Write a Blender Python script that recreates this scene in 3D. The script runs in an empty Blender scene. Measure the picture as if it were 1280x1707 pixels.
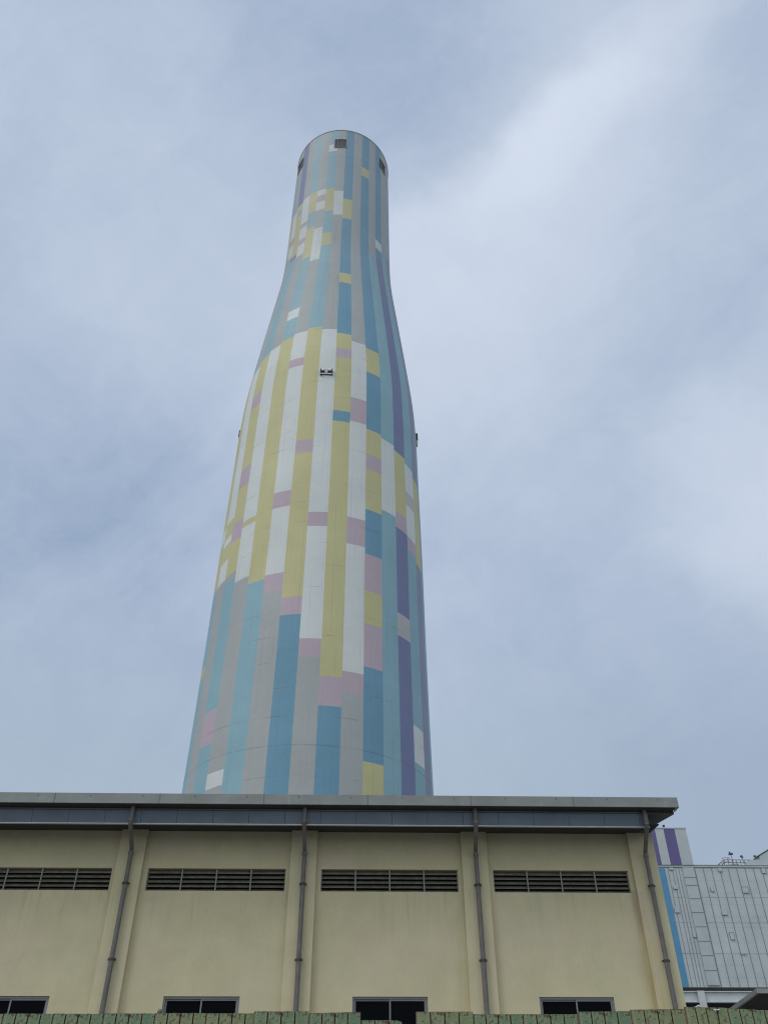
import bpy, bmesh, math, random
from mathutils import Vector, Matrix, noise as mnoise
rnd = random.Random(7)
C = bpy.context.scene.collection
S = bpy.context.scene
EY = 1.6                      # eye height above the yard

# ------------------------------------------------------------------ camera
F_ = Vector((0.02460721, 0.77520698, 0.63122786))
R_ = Vector((0.99956419, -0.02937845, -0.00288661))
U_ = Vector((-0.01630678, -0.6310238, 0.77559206))
cd = bpy.data.cameras.new('camera')
cam = bpy.data.objects.new('camera', cd); C.objects.link(cam)
M = Matrix((R_, U_, -F_)).transposed().to_4x4()
M.translation = Vector((0, 0, EY)); cam.matrix_world = M
cd.sensor_fit = 'VERTICAL'; cd.sensor_height = 24.0; cd.sensor_width = 18.0
cd.lens = 24.0 * 1385.5 / 1707.0
cd.clip_start = 0.1; cd.clip_end = 5000
S.camera = cam

# ------------------------------------------------------------------ view, world, sun
S.view_settings.view_transform = 'Standard'; S.view_settings.look = 'None'
S.cycles.pixel_filter_type = 'BLACKMAN_HARRIS'; S.cycles.filter_width = 1.15
S.view_settings.exposure = 0; S.view_settings.gamma = 1
SUN_EL, SUN_AZ = 52.0, -128.0          # azimuth clockwise from +Y (behind the camera, to the left)


class NT:
    """tiny node-expression helper"""
    def __init__(s, nt): s.nt = nt; s.x = 0
    def n(s, t, **kw):
        o = s.nt.nodes.new(t); s.x += 40; o.location = (s.x, -s.x % 400)
        for k, v in kw.items(): setattr(o, k, v)
        return o
    def put(s, sock, v):
        if v is None: return
        if hasattr(v, 'is_output') or isinstance(v, bpy.types.NodeSocket): s.nt.links.new(v, sock)
        else: sock.default_value = v
    def m(s, op, a, b=None, c=None, clamp=False):
        o = s.n('ShaderNodeMath', operation=op, use_clamp=clamp)
        s.put(o.inputs[0], a); s.put(o.inputs[1], b); s.put(o.inputs[2], c); return o.outputs[0]
    def v(s, op, a, b=None, sc=None):
        o = s.n('ShaderNodeVectorMath', operation=op)
        s.put(o.inputs[0], a); s.put(o.inputs[1], b)
        if sc is not None: s.put(o.inputs['Scale'], sc)
        return o.outputs['Value'] if op in ('DOT_PRODUCT', 'LENGTH', 'DISTANCE') else o.outputs[0]
    def mix(s, f, a, b, mode='MIX'):
        o = s.n('ShaderNodeMix', data_type='RGBA', blend_type=mode)
        s.put(o.inputs[0], f); s.put(o.inputs[6], a); s.put(o.inputs[7], b); return o.outputs[2]
    def noise(s, vec, scale, detail=4, rough=0.5, dist=0.0, color=False):
        o = s.n('ShaderNodeTexNoise'); s.put(o.inputs['Vector'], vec)
        o.inputs['Scale'].default_value = scale; o.inputs['Detail'].default_value = detail
        o.inputs['Roughness'].default_value = rough; o.inputs['Distortion'].default_value = dist
        return o.outputs['Color' if color else 'Fac']
    def rng(s, x, a, b, c=0.0, d=1.0, smooth=True):
        o = s.n('ShaderNodeMapRange'); o.interpolation_type = 'SMOOTHSTEP' if smooth else 'LINEAR'
        s.put(o.inputs[0], x)
        for i, q in enumerate((a, b, c, d)): s.put(o.inputs[i + 1], q)
        return o.outputs[0]
    def sep(s, v):
        o = s.n('ShaderNodeSeparateXYZ'); s.put(o.inputs[0], v); return o.outputs
    def comb(s, x, y, z):
        o = s.n('ShaderNodeCombineXYZ'); s.put(o.inputs[0], x); s.put(o.inputs[1], y); s.put(o.inputs[2], z); return o.outputs[0]


def c4(c): return (c[0], c[1], c[2], 1.0)

w = bpy.data.worlds.new('World'); S.world = w; w.use_nodes = True
w.node_tree.nodes.clear(); N = NT(w.node_tree)
tc = N.n('ShaderNodeTexCoord').outputs['Generated']
d0 = N.v('NORMALIZE', tc)
n1 = N.v('SCALE', N.v('SUBTRACT', N.noise(d0, 2.6, 5, 0.55, color=True), (0.5, 0.5, 0.5)), sc=0.22)
n2 = N.v('SCALE', N.v('SUBTRACT', N.noise(d0, 9.0, 5, 0.6, color=True), (0.5, 0.5, 0.5)), sc=0.055)
dw = N.v('NORMALIZE', N.v('ADD', d0, N.v('ADD', n1, n2)))
def blob(direction, sigma, amp):
    v_ = Vector(direction).normalized()
    dt = N.v('DOT_PRODUCT', dw, tuple(v_))
    e = N.m('EXPONENT', N.m('DIVIDE', N.m('SUBTRACT', dt, 1.0), sigma * sigma))
    return N.m('MULTIPLY', e, amp)
acc = N.m('ADD', 0.30, 0.0)
for dr, sg, am in (
        ((0.235, 0.4653, 0.8489), 0.11, 0.18),      # wide glow right of the stack top
        ((0.0642, 0.6577, 0.7505), 0.13, 0.30),      # pale patch beside the shaft
        ((0.16, 0.56, 0.80), 0.12, 0.22),
        ((-0.16, 0.555, 0.815), 0.12, 0.24),         # pale patch left of the shaft
        ((-0.30, 0.56, 0.77), 0.14, 0.10),
        ((0.4195, 0.6898, 0.5901), 0.085, 0.62),      # pale patch low right
        ((0.222, 0.330, 0.917), 0.060, 0.26), ((0.262, 0.345, 0.90), 0.05, 0.12), ((0.155, 0.432, 0.888), 0.050, 0.22),
        ((0.30, 0.33, 0.895), 0.06, -0.12), ((0.02, 0.39, 0.92), 0.16, -0.18),
        ((0.36, 0.58, 0.73), 0.10, -0.14),
        ((-0.352, 0.707, 0.614), 0.20, -0.20),
        ((-0.33, 0.40, 0.86), 0.10, 0.05),
        ((0.243, 0.811, 0.5325), 0.14, -0.06)):
    acc = N.m('ADD', acc, blob(dr, sg, am))
# bright diagonal rift with one crisp side
p1 = Vector((0.2386, 0.3432, 0.9085)); p2 = Vector((0.0969, 0.4819, 0.8709))
nn = p1.cross(p2).normalized()
if nn.x < 0: nn = -nn
sd = N.v('DOT_PRODUCT', dw, tuple(nn))
mid = (p1 + p2).normalized()
edge = N.rng(sd, -0.045, 0.02)
fall = N.m('EXPONENT', N.m('MULTIPLY', N.m('MAXIMUM', sd, 0.0), -15.0))
rift = N.m('MULTIPLY', N.m('MULTIPLY', edge, fall),
           N.m('EXPONENT', N.m('DIVIDE', N.m('SUBTRACT', N.v('DOT_PRODUCT', dw, tuple(mid)), 1.0), 0.17 ** 2)))
acc = N.m('ADD', acc, N.m('MULTIPLY', rift, 0.74))
# layered texture, combed along the rift
sv = N.sep(d0)
tt = (p1 - p2).normalized()
st_ = N.comb(N.m('MULTIPLY', N.v('DOT_PRODUCT', dw, tuple(nn)), 9.0), N.m('MULTIPLY', N.v('DOT_PRODUCT', dw, tuple(tt)), 2.2), N.m('MULTIPLY', sv[1], 1.0))
acc = N.m('ADD', acc, N.m('MULTIPLY', N.m('SUBTRACT', N.noise(st_, 1.0, 7, 0.6, 0.4), 0.5), 0.42))
acc = N.m('ADD', acc, N.m('MULTIPLY', N.m('SUBTRACT', N.noise(dw, 5.0, 7, 0.6), 0.5), 0.34))
acc = N.m('ADD', acc, N.m('MULTIPLY', N.m('SUBTRACT', N.noise(dw, 13.0, 7, 0.68), 0.5), 0.30))
acc = N.m('SUBTRACT', 1.0, N.m('EXPONENT', N.m('MULTIPLY', N.m('MAXIMUM', acc, 0.0), -1.2)))   # soft shoulder
cl = N.mix(acc, (0.300, 0.397, 0.560, 1), (0.800, 0.870, 0.985, 1))
low = N.rng(sv[2], 0.28, 0.58, 1.0, 0.0)
cl = N.mix(N.m('MULTIPLY', low, 0.75), cl, N.mix(N.rng(sv[0], 0.05, 0.5), (0.415, 0.505, 0.605, 1), (0.335, 0.42, 0.545, 1)))
# unseen sky behind the viewer, raised to light the camera-facing walls
back = N.rng(sv[1], 0.30, -0.35, 1.0, 1.65)
sky = N.n('ShaderNodeTexSky'); sky.sky_type = 'NISHITA'; sky.sun_disc = False
sky.sun_elevation = math.radians(SUN_EL); sky.sun_rotation = math.radians(SUN_AZ)
sky.air_density = 1.0; sky.dust_density = 3.0
b1 = N.n('ShaderNodeBackground'); N.put(b1.inputs[0], sky.outputs[0]); b1.inputs[1].default_value = 0.10
cl = N.mix(N.rng(sv[1], 0.30, -0.25), cl, N.v('MULTIPLY', cl, (1.09, 1.0, 0.84)))   # unseen sky behind tinted less blue, to neutralise its light
b2 = N.n('ShaderNodeBackground'); N.put(b2.inputs[0], cl); N.put(b2.inputs[1], back)
ms = N.n('ShaderNodeMixShader'); ms.inputs[0].default_value = 0.93
N.put(ms.inputs[1], b1.outputs[0]); N.put(ms.inputs[2], b2.outputs[0])
wo = N.n('ShaderNodeOutputWorld'); N.put(wo.inputs[0], ms.outputs[0])

sl = bpy.data.lights.new('sun', 'SUN'); sl.energy = 1.0; sl.angle = math.radians(22); sl.color = (1.0, 0.96, 0.90)
so = bpy.data.objects.new('sun', sl); C.objects.link(so)
sdir = Vector((math.sin(math.radians(SUN_AZ)) * math.cos(math.radians(SUN_EL)),
               math.cos(math.radians(SUN_AZ)) * math.cos(math.radians(SUN_EL)), math.sin(math.radians(SUN_EL))))
so.rotation_euler = sdir.to_track_quat('Z', 'Y').to_euler(); so.location = sdir * 200

# ------------------------------------------------------------------ mesh helpers
class MB:
    def __init__(s): s.v = []; s.f = []; s.m = []; s.cur = 0
    def add(s, vs, fs):
        b = len(s.v); s.v += [tuple(q) for q in vs]; s.f += [tuple(b + i for i in f) for f in fs]; s.m += [s.cur] * len(fs); return s
    def box(s, x0, x1, y0, y1, z0, z1):
        vs = [(x, y, z) for z in (z0, z1) for y in (y0, y1) for x in (x0, x1)]
        return s.add(vs, [(0, 2, 3, 1), (4, 5, 7, 6), (0, 1, 5, 4), (2, 6, 7, 3), (0, 4, 6, 2), (1, 3, 7, 5)])
    def prism(s, poly, x0, x1):          # poly of (y, z), counter-clockwise seen from +x
        n = len(poly)
        vs = [(x0, a, b) for a, b in poly] + [(x1, a, b) for a, b in poly]
        return s.add(vs, [tuple(range(n))[::-1], tuple(range(n, 2 * n))] + [(i, (i + 1) % n, n + (i + 1) % n, n + i) for i in range(n)])
    def tube(s, pts, r, seg=10, caps=True):
        pts = [Vector(p) for p in pts]; rings = []
        for i, p in enumerate(pts):
            a = pts[max(i - 1, 0)]; b = pts[min(i + 1, len(pts) - 1)]
            t = (b - a).normalized(); q = Vector((1, 0, 0)) if abs(t.x) < 0.9 else Vector((0, 1, 0))
            u = t.cross(q).normalized(); v_ = t.cross(u).normalized()
            rr = r[i] if isinstance(r, (list, tuple)) else r
            rings.append([p + u * math.cos(2 * math.pi * k / seg) * rr + v_ * math.sin(2 * math.pi * k / seg) * rr for k in range(seg)])
        vs = [p for g in rings for p in g]; fs = []
        for i in range(len(rings) - 1):
            for k in range(seg):
                fs.append((i * seg + k, i * seg + (k + 1) % seg, (i + 1) * seg + (k + 1) % seg, (i + 1) * seg + k))
        if caps: fs += [tuple(range(seg)), tuple(range((len(rings) - 1) * seg, len(rings) * seg))[::-1]]
        return s.add(vs, fs)
    def build(s, name, mat, parent=None, smooth=False, bevel=0.0, recalc=True):
        me = bpy.data.meshes.new(name); me.from_pydata(s.v, [], s.f)
        for q in (mat if isinstance(mat, (list, tuple)) else [mat]): me.materials.append(q)
        for p, i in zip(me.polygons, s.m): p.material_index = i
        if recalc:
            bm = bmesh.new(); bm.from_mesh(me); bmesh.ops.recalc_face_normals(bm, faces=bm.faces); bm.to_mesh(me); bm.free()
        if smooth:
            for p in me.polygons: p.use_smooth = True
            try: me.set_sharp_from_angle(angle=math.radians(40))
            except Exception: pass
        o = bpy.data.objects.new(name, me); C.objects.link(o); o.parent = parent
        if bevel:
            md = o.modifiers.new('bevel', 'BEVEL'); md.width = bevel; md.segments = 2; md.limit_method = 'ANGLE'
        return o

def thing(name, label, cat, loc=(0, 0, 0), group=None):
    o = bpy.data.objects.new(name, None); C.objects.link(o); o.location = loc
    o.empty_display_size = 0.5
    o['label'] = label; o['category'] = cat
    if group: o['group'] = group
    return o

def struct(o, kind='structure'): o['kind'] = kind; return o

# ------------------------------------------------------------------ materials
def mat(name, base, rough=0.7, metal=0.0, var=0.12, scale=1.5, bump=0.0, bscale=40.0, spec=0.5, streak=0.0, extra=None):
    m = bpy.data.materials.new(name); m.use_nodes = True; nt = m.node_tree
    bs = nt.nodes['Principled BSDF']; n = NT(nt)
    co = n.n('ShaderNodeTexCoord').outputs['Object']
    col = c4(base)
    f = n.noise(co, scale, 6, 0.6)
    k = n.rng(f, 0.3, 0.7, 1.0 - var, 1.0 + var, smooth=False)
    col = n.v('SCALE', n.v('MULTIPLY', base, (1, 1, 1)), sc=k)
    if streak:
        sv_ = n.v('MULTIPLY', co, (9.0, 9.0, 0.35))
        g = n.rng(n.noise(sv_, 1.0, 4, 0.6), 0.52, 0.75, 0.0, streak)
        col = n.mix(g, col, (base[0] * 0.45, base[1] * 0.42, base[2] * 0.38, 1))
    if extra: col = extra(n, co, col) or col
    n.put(bs.inputs['Base Color'], col)
    bs.inputs['Roughness'].default_value = rough; bs.inputs['Metallic'].default_value = metal
    bs.inputs['Specular IOR Level'].default_value = spec
    if bump:
        bp = n.n('ShaderNodeBump'); bp.inputs['Strength'].default_value = bump; bp.inputs['Distance'].default_value = 0.02
        n.put(bp.inputs['Height'], n.noise(co, bscale, 5, 0.6)); n.put(bs.inputs['Normal'], bp.outputs[0])
    return m

# ================================================================== GROUND
yard = mat('yard_concrete', (0.20, 0.195, 0.185), 0.9, var=0.25, scale=0.6, bump=0.3)
g = MB()
g.add([(-1500, -1500, 0), (1500, -1500, 0), (1500, 2500, 0), (-1500, 2500, 0)], [(0, 1, 2, 3)])
o = struct(g.build('ground', yard))

# ================================================================== CHIMNEY
AX, AY = -4.3135, 71.8707
PR = [(-1.6, 10.95), (26, 10.80), (32, 10.72), (40, 10.65), (52, 10.61), (60, 10.52), (66, 10.48), (70, 10.41), (73, 10.27),
      (76, 10.02), (80, 9.62), (84, 9.21), (88, 8.79), (92, 8.37), (95, 8.04), (98, 7.76), (101, 7.61), (104, 7.54),
      (108, 7.52), (116, 7.50), (130.6, 7.44)]
TOP = 130.6
def prf0(h):
    for (a, ra), (b, rb) in zip(PR, PR[1:]):
        if h <= b: return ra + (rb - ra) * (max(h, a) - a) / (b - a)
    return PR[-1][1]
def prf1(h): return sum(prf0(h + q) for q in (-1.5, -.75, 0, .75, 1.5)) / 5
BASE_H = [-1.6, 8.0, 16.0] + [20 + 1.5 * i for i in range(73)] + [TOP]
BASE_H = [h for h in BASE_H if h <= TOP - 0.6 or h == TOP]
def prf(h):
    for a, b in zip(BASE_H, BASE_H[1:]):
        if h <= b + 1e-9: return prf1(a) + (prf1(b) - prf1(a)) * (h - a) / (b - a)
    return prf1(TOP)
COL = {'W': (0.60, 0.635, 0.645), 'Y': (0.505, 0.485, 0.265), 'P': (0.46, 0.38, 0.445), 'L': (0.40, 0.375, 0.41),
       'B': (0.148, 0.305, 0.43), 'T': (0.25, 0.415, 0.495), 'G': (0.37, 0.395, 0.41), 'V': (0.18, 0.21, 0.365),
       'D': (0.25, 0.28, 0.38), 'K': (0.46, 0.44, 0.46)}
PAT = {
-8: ['G', 76.49, 'W', 47.05, 'T'],
-7: ['T', 113.2, 'Y', 102.19, 'T', 76.41, 'Y', 52.47, 'W', 50.64, 'Y', 45.01, 'T', 36.68, 'Y', 35.74, 'T'],
-6: ['G', 111.94, 'W', 105.41, 'L', 103.73, 'W', 100.71, 'G', 75.88, 'W', 52.57, 'Y', 50.4, 'W', 49.62, 'Y', 47.44, 'W', 44.93, 'G'],
-5: ['V', 112.83, 'Y', 111.33, 'L', 109.87, 'Y', 99.5, 'V', 98.59, 'T', 76.71, 'Y', 70.07, 'P', 67.86, 'Y', 58.7, 'P', 56.09, 'Y', 51.5, 'P', 49.05, 'Y', 45.03, 'G', 44.22, 'T', 31.09, 'P', 27.99, 'T'],
-4: ['G', 113.29, 'W', 106.65, 'G', 105.56, 'W', 102.63, 'P', 101.25, 'W', 98.34, 'G', 77.11, 'W', 50.77, 'Y', 50.04, 'W', 43.58, 'G', 25.31, 'W', 24.03, 'G'],
-3: ['T', 113.39, 'Y', 108.25, 'T', 104.33, 'Y', 96.52, 'T', 83.89, 'W', 81.86, 'T', 77.62, 'Y', 42.63, 'T'],
-2: ['G', 113.39, 'W', 111.88, 'P', 110.24, 'W', 108.07, 'G', 103.38, 'W', 95.05, 'G', 78.03, 'W', 72.84, 'P', 71.39, 'W', 52.8, 'P', 50.79, 'W', 43.01, 'P', 41.05, 'G'],
-1: ['T', 126.29, 'W', 124.19, 'T', 113.22, 'Y', 107.25, 'T', 101.65, 'Y', 98.51, 'T', 78.5, 'Y', 59.46, 'P', 57.64, 'Y', 40.24, 'P', 38.41, 'B'],
0: ['G', 112.49, 'W', 106.17, 'G', 78.0, 'W', 49.77, 'P', 48.07, 'W', 35.98, 'P', 34.25, 'G'],
1: ['B', 110.44, 'Y', 105.34, 'B', 91.2, 'Y', 88.83, 'B', 77.32, 'Y', 74.36, 'P', 72.63, 'Y', 63.82, 'B', 62.24, 'Y', 32.49, 'P', 29.86, 'B'],
2: ['G', 76.13, 'W', 66.24, 'P', 62.6, 'W', 49.56, 'P', 46.38, 'W', 33.15, 'P', 31.2, 'G'],
3: ['B', 120.79, 'Y', 118.28, 'B', 75.66, 'Y', 71.24, 'B', 62.06, 'Y', 58.46, 'P', 56.4, 'Y', 51.06, 'B', 45.71, 'P', 41.62, 'Y', 38.2, 'P', 33.95, 'B', 25.68, 'Y'],
4: ['G', 98.8, 'T', 61.62, 'W', 51.8, 'T'],
5: ['B', 103.83, 'W', 101.7, 'B', 99.28, 'V', 61.05, 'Y', 52.66, 'P', 50.61, 'V', 40.7, 'K', 38.3, 'V'],
6: ['G', 102.49, 'T', 60.51, 'W', 56.57, 'K', 54.75, 'W', 50.56, 'P', 48.89, 'T', 30.42, 'W', 27.14, 'T'],
7: ['G', 102.82, 'D', 59.8, 'Y', 48.36, 'D'],
8: ['G', 104.73, 'T'],
}
vs, fs, nrm, cols = [], [], [], []
for k in range(-18, 18):
    kk = k if -8 <= k <= 8 else ((k + 8) % 17) - 8
    p = PAT[kk]; cuts = [q for q in p if not isinstance(q, str)]; names = [q for q in p if isinstance(q, str)]
    hs = sorted(set([round(h, 3) for h in BASE_H] + cuts))
    azs = [math.radians(10 * k + 0.1 + q) for q in (-5, -2.5, 0, 2.5, 5)]
    b = len(vs)
    for h in hs:
        r = prf(h); sl_ = (prf1(h + 0.8) - prf1(h - 0.8)) / 1.6 if h < TOP - 1 else 0
        for a in azs:
            vs.append((math.sin(a) * r, -math.cos(a) * r, h + EY))
            q = Vector((math.sin(a), -math.cos(a), -sl_)).normalized(); nrm.append(tuple(q))
    n5 = len(azs)
    for i in range(len(hs) - 1):
        mid = (hs[i] + hs[i + 1]) / 2
        c = COL[names[sum(1 for q in cuts if q > mid)]]
        for j in range(n5 - 1):
            fs.append((b + i * n5 + j, b + i * n5 + j + 1, b + (i + 1) * n5 + j + 1, b + (i + 1) * n5 + j)); cols.append(c)
me = bpy.data.meshes.new('shaft'); me.from_pydata(vs, [], fs)
at = me.color_attributes.new('paint', 'FLOAT_COLOR', 'CORNER')
for p, c in zip(me.polygons, cols):
    p.use_smooth = True
    for li in p.loop_indices: at.data[li].color = c4(c)
me.normals_split_custom_set_from_vertices(nrm)

def chimney_paint():
    m = bpy.data.materials.new('painted_concrete'); m.use_nodes = True; n = NT(m.node_tree)
    bs = m.node_tree.nodes['Principled BSDF']
    co = n.n('ShaderNodeTexCoord').outputs['Object']; s = n.sep(co)
    a = n.n('ShaderNodeAttribute'); a.attribute_name = 'paint'; col = a.outputs['Color']
    ang = n.m('MULTIPLY', n.m('ARCTAN2', s[0], n.m('MULTIPLY', s[1], -1.0)), 57.29578)
    cyl = n.comb(n.m('MULTIPLY', ang, 0.16), s[2], 0.0)
    # broad weathering and rain streaks
    f = n.rng(n.noise(cyl, 0.16, 6, 0.62), 0.3, 0.7, 0.93, 1.06, smooth=False)
    col = n.v('SCALE', col, sc=f)
    st = n.noise(n.comb(n.m('MULTIPLY', ang, 1.3), n.m('MULTIPLY', s[2], 0.10), 0.0), 1.0, 5, 0.65)
    col = n.mix(n.rng(st, 0.52, 0.78, 0.0, 0.20), col, (0.20, 0.22, 0.23, 1))
    lit = n.noise(n.comb(n.m('MULTIPLY', ang, 0.8), n.m('MULTIPLY', s[2], 0.22), 7.0), 1.0, 4, 0.6)
    col = n.mix(n.rng(lit, 0.56, 0.80, 0.0, 0.14), col, (0.62, 0.62, 0.60, 1))
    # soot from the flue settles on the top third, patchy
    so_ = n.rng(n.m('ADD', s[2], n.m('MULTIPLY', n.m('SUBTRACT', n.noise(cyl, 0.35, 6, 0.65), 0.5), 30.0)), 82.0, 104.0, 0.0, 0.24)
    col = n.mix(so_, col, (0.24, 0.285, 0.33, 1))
    hi = n.rng(n.m('ABSOLUTE', n.m('SUBTRACT', s[2], 94.0 + EY)), 4.0, 14.0, 1.0, 0.0)     # shuttering marks gather on the flare
    # casting joints every lift, broken up
    ph = n.m('FRACT', n.m('DIVIDE', n.m('SUBTRACT', s[2], 26.5 + EY - 24.59), 2.459))
    dj = n.m('MINIMUM', ph, n.m('SUBTRACT', 1.0, ph))
    jl = n.rng(dj, 0.004, 0.017, 1.0, 0.0)
    jn = n.rng(n.noise(n.comb(n.m('MULTIPLY', ang, 0.06), n.m('MULTIPLY', s[2], 0.8), 3.0), 1.0, 5, 0.6), 0.50, 0.66, 0.02, 0.6)
    col = n.mix(n.m('MULTIPLY', n.m('MULTIPLY', jl, jn), n.m('ADD', 1.0, n.m('MULTIPLY', hi, 0.5))), col, (0.12, 0.14, 0.155, 1))
    # the two strong joints
    for zz, am in ((26.52, 0.42), (122.35, 0.45)):
        dd = n.m('ABSOLUTE', n.m('SUBTRACT', s[2], zz + EY))
        k_ = n.m('MULTIPLY', n.rng(dd, 0.01, 0.075, 1.0, 0.0), n.rng(n.noise(cyl, 0.5, 5, 0.7), 0.38, 0.6, 0.1, am))
        col = n.mix(k_, col, (0.10, 0.12, 0.14, 1))
    # upright board marks
    pv = n.m('FRACT', n.m('DIVIDE', n.m('ADD', ang, 201.4), 2.6))
    dv = n.m('MINIMUM', pv, n.m('SUBTRACT', 1.0, pv))
    vn = n.rng(n.noise(n.comb(n.m('MULTIPLY', ang, 0.9), n.m('MULTIPLY', s[2], 0.09), 11.0), 1.0, 3, 0.5), 0.52, 0.64, 0.0, 0.30)
    col = n.mix(n.m('MULTIPLY', n.rng(dv, 0.02, 0.07, 1.0, 0.0), n.m('MULTIPLY', vn, n.m('ADD', 1.0, n.m('MULTIPLY', hi, 1.3)))), col, (0.14, 0.16, 0.17, 1))
    n.put(bs.inputs['Base Color'], col); bs.inputs['Roughness'].default_value = 0.62
    bs.inputs['Specular IOR Level'].default_value = 0.3
    bp = n.n('ShaderNodeBump'); bp.inputs['Strength'].default_value = 0.35; bp.inputs['Distance'].default_value = 0.08
    n.put(bp.inputs['Height'], n.noise(co, 1.2, 6, 0.65)); n.put(bs.inputs['Normal'], bp.outputs[0])
    return m
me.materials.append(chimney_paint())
chim = thing('chimney', 'tall bottle-shaped concrete chimney painted in pastel vertical stripes behind the warehouse', 'chimney', (AX, AY, 0))
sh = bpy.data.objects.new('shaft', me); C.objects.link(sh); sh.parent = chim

conc = mat('bare_concrete', (0.42, 0.42, 0.41), 0.85, var=0.1, scale=0.5)
black = mat('black_steel', (0.018, 0.02, 0.022), 0.5)
grille = mat('dark_grille', (0.075, 0.082, 0.088), 0.6, var=0.3, scale=3)
lampwhite = mat('white_lamp_casing', (0.72, 0.74, 0.74), 0.4)
galv = mat('galvanised_steel', (0.38, 0.40, 0.42), 0.5, metal=0.3, var=0.15, scale=4)
def ringband(mb, r0, r1, z0, z1, seg=144):
    v = []
    for i in range(seg):
        a = 2 * math.pi * i / seg; c, s_ = math.sin(a), -math.cos(a)
        v += [(c * r0, s_ * r0, z0), (c * r1, s_ * r1, z0), (c * r1, s_ * r1, z1), (c * r0, s_ * r0, z1)]
    f = []
    for i in range(seg):
        j = (i + 1) % seg
        for q in range(4): f.append((i * 4 + q, j * 4 + q, j * 4 + (q + 1) % 4, i * 4 + (q + 1) % 4))
    mb.add(v, f)
mb = MB(); ringband(mb, 6.9, 7.50, TOP + EY - 0.004, TOP + EY + 0.14); mb.build('rim_cap', conc, chim, smooth=True)
mb = MB(); ringband(mb, 6.88, 7.2, 110 + EY, TOP + EY - 0.02); mb.build('flue_lining', conc, chim, smooth=True)

def arcpatch(mb, a0, a1, z0, z1, r0, r1, seg=6):
    """curved slab hugging the shaft, angles in degrees, radii above the surface"""
    v = []
    for i in range(seg + 1):
        a = math.radians(a0 + (a1 - a0) * i / seg)
        for z in (z0, z1):
            rb = prf(z - EY)
            for dr in (r0, r1):
                v.append((math.sin(a) * (rb + dr), -math.cos(a) * (rb + dr), z))
    f = []
    for i in range(seg):
        p, q = i * 4, i * 4 + 4
        f += [(p + 1, q + 1, q + 3, p + 3), (p, p + 2, q + 2, q), (p, q, q + 1, p + 1), (p + 2, p + 3, q + 3, q + 2)]
    f += [(0, 1, 3, 2), (seg * 4, seg * 4 + 2, seg * 4 + 3, seg * 4 + 1)]
    mb.add(v, f)
frm = mat('opening_frame', (0.30, 0.31, 0.32), 0.6)
for a in (-1.4, 58.6, 118.6, 178.6, -121.4, -61.4):
    z0, z1 = 125.2 + EY, 127.5 + EY
    mb = MB(); arcpatch(mb, a - 6.9, a + 6.9, z0, z1, -0.05, 0.02)
    op = mb.build('vent_opening', grille, chim)
    mb = MB()
    arcpatch(mb, a - 7.5, a + 7.5, z1, z1 + 0.10, -0.05, 0.14); arcpatch(mb, a - 7.5, a + 7.5, z0 - 0.10, z0, -0.05, 0.10)
    arcpatch(mb, a - 7.5, a - 6.9, z0, z1, -0.05, 0.10, 2); arcpatch(mb, a + 6.9, a + 7.5, z0, z1, -0.05, 0.10, 2)
    for q in (-3.4, 0, 3.4): arcpatch(mb, a + q - 0.15, a + q + 0.15, z0, z1, -0.05, 0.05, 1)
    mb.build('frame', frm, op)
    mb = MB()
    for q in range(1, 9): arcpatch(mb, a - 6.9, a + 6.9, z0 + q * 0.256 - 0.03, z0 + q * 0.256 + 0.03, 0.02, 0.06, 5)
    for q in (-6.6, 6.6): arcpatch(mb, a + q - 0.15, a + q + 0.15, z0 + 0.01, z1 - 0.01, 0.021, 0.055, 1)
    mb.build('grating', mat('grating', (0.16, 0.17, 0.175), 0.6) if a == -1.4 else bpy.data.materials['grating'], op)

def radial(o, az):       # turn a part built at the front (-Y) round the shaft
    o.rotation_euler = (0, 0, math.radians(az))
for az in (-0.1, 89.9, 179.9, -90.1):
    zb, zt = 69.25 + EY, 70.22 + EY; r = prf(69.7)
    mb = MB(); mb.box(-0.62, 0.62, -r - 0.06, -r + 0.25, zb + 0.06, zt - 0.03); mb.box(-0.66, -0.60, -r - 0.24, -r + 0.1, zb - 0.08, zt); mb.box(0.60, 0.66, -r - 0.24, -r + 0.1, zb - 0.08, zt)
    wl = mb.build('warning_light', black, chim); radial(wl, az)
    for sx in (-0.36, 0.36):
        mb = MB(); mb.box(sx - 0.17, sx + 0.17, -r - 0.23, -r - 0.065, zt - 0.36, zt - 0.05); mb.box(sx - 0.12, sx + 0.12, -r - 0.255, -r - 0.232, zt - 0.3, zt - 0.13)
        mb.build('lamp_head', lampwhite, wl, bevel=0.02)
    mb = MB(); mb.box(-0.16, 0.16, -r - 0.20, -r - 0.065, zb + 0.25, zt - 0.2); mb.build('control_box', galv, wl, bevel=0.01)
    mb = MB(); mb.box(-0.595, 0.595, -r - 0.24, -r - 0.27, zb, zb + 0.10); mb.build('rail', lampwhite, wl)
for az, h, rr in ((30.5, 1.0, 0.035), (42.0, 0.42, 0.09), (-8.0, 0.30, 0.16), (150, 1.0, 0.035), (-95, 0.8, 0.035)):
    a = math.radians(az); p = (math.sin(a) * 7.3, -math.cos(a) * 7.3)
    mb = MB(); mb.tube([(p[0], p[1], TOP + EY + 0.1), (p[0], p[1], TOP + EY + 0.25), (p[0], p[1], TOP + EY + h)], [rr * 1.5, rr, rr * 0.7], 8)
    mb.build('lightning_rod', galv, chim)

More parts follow.
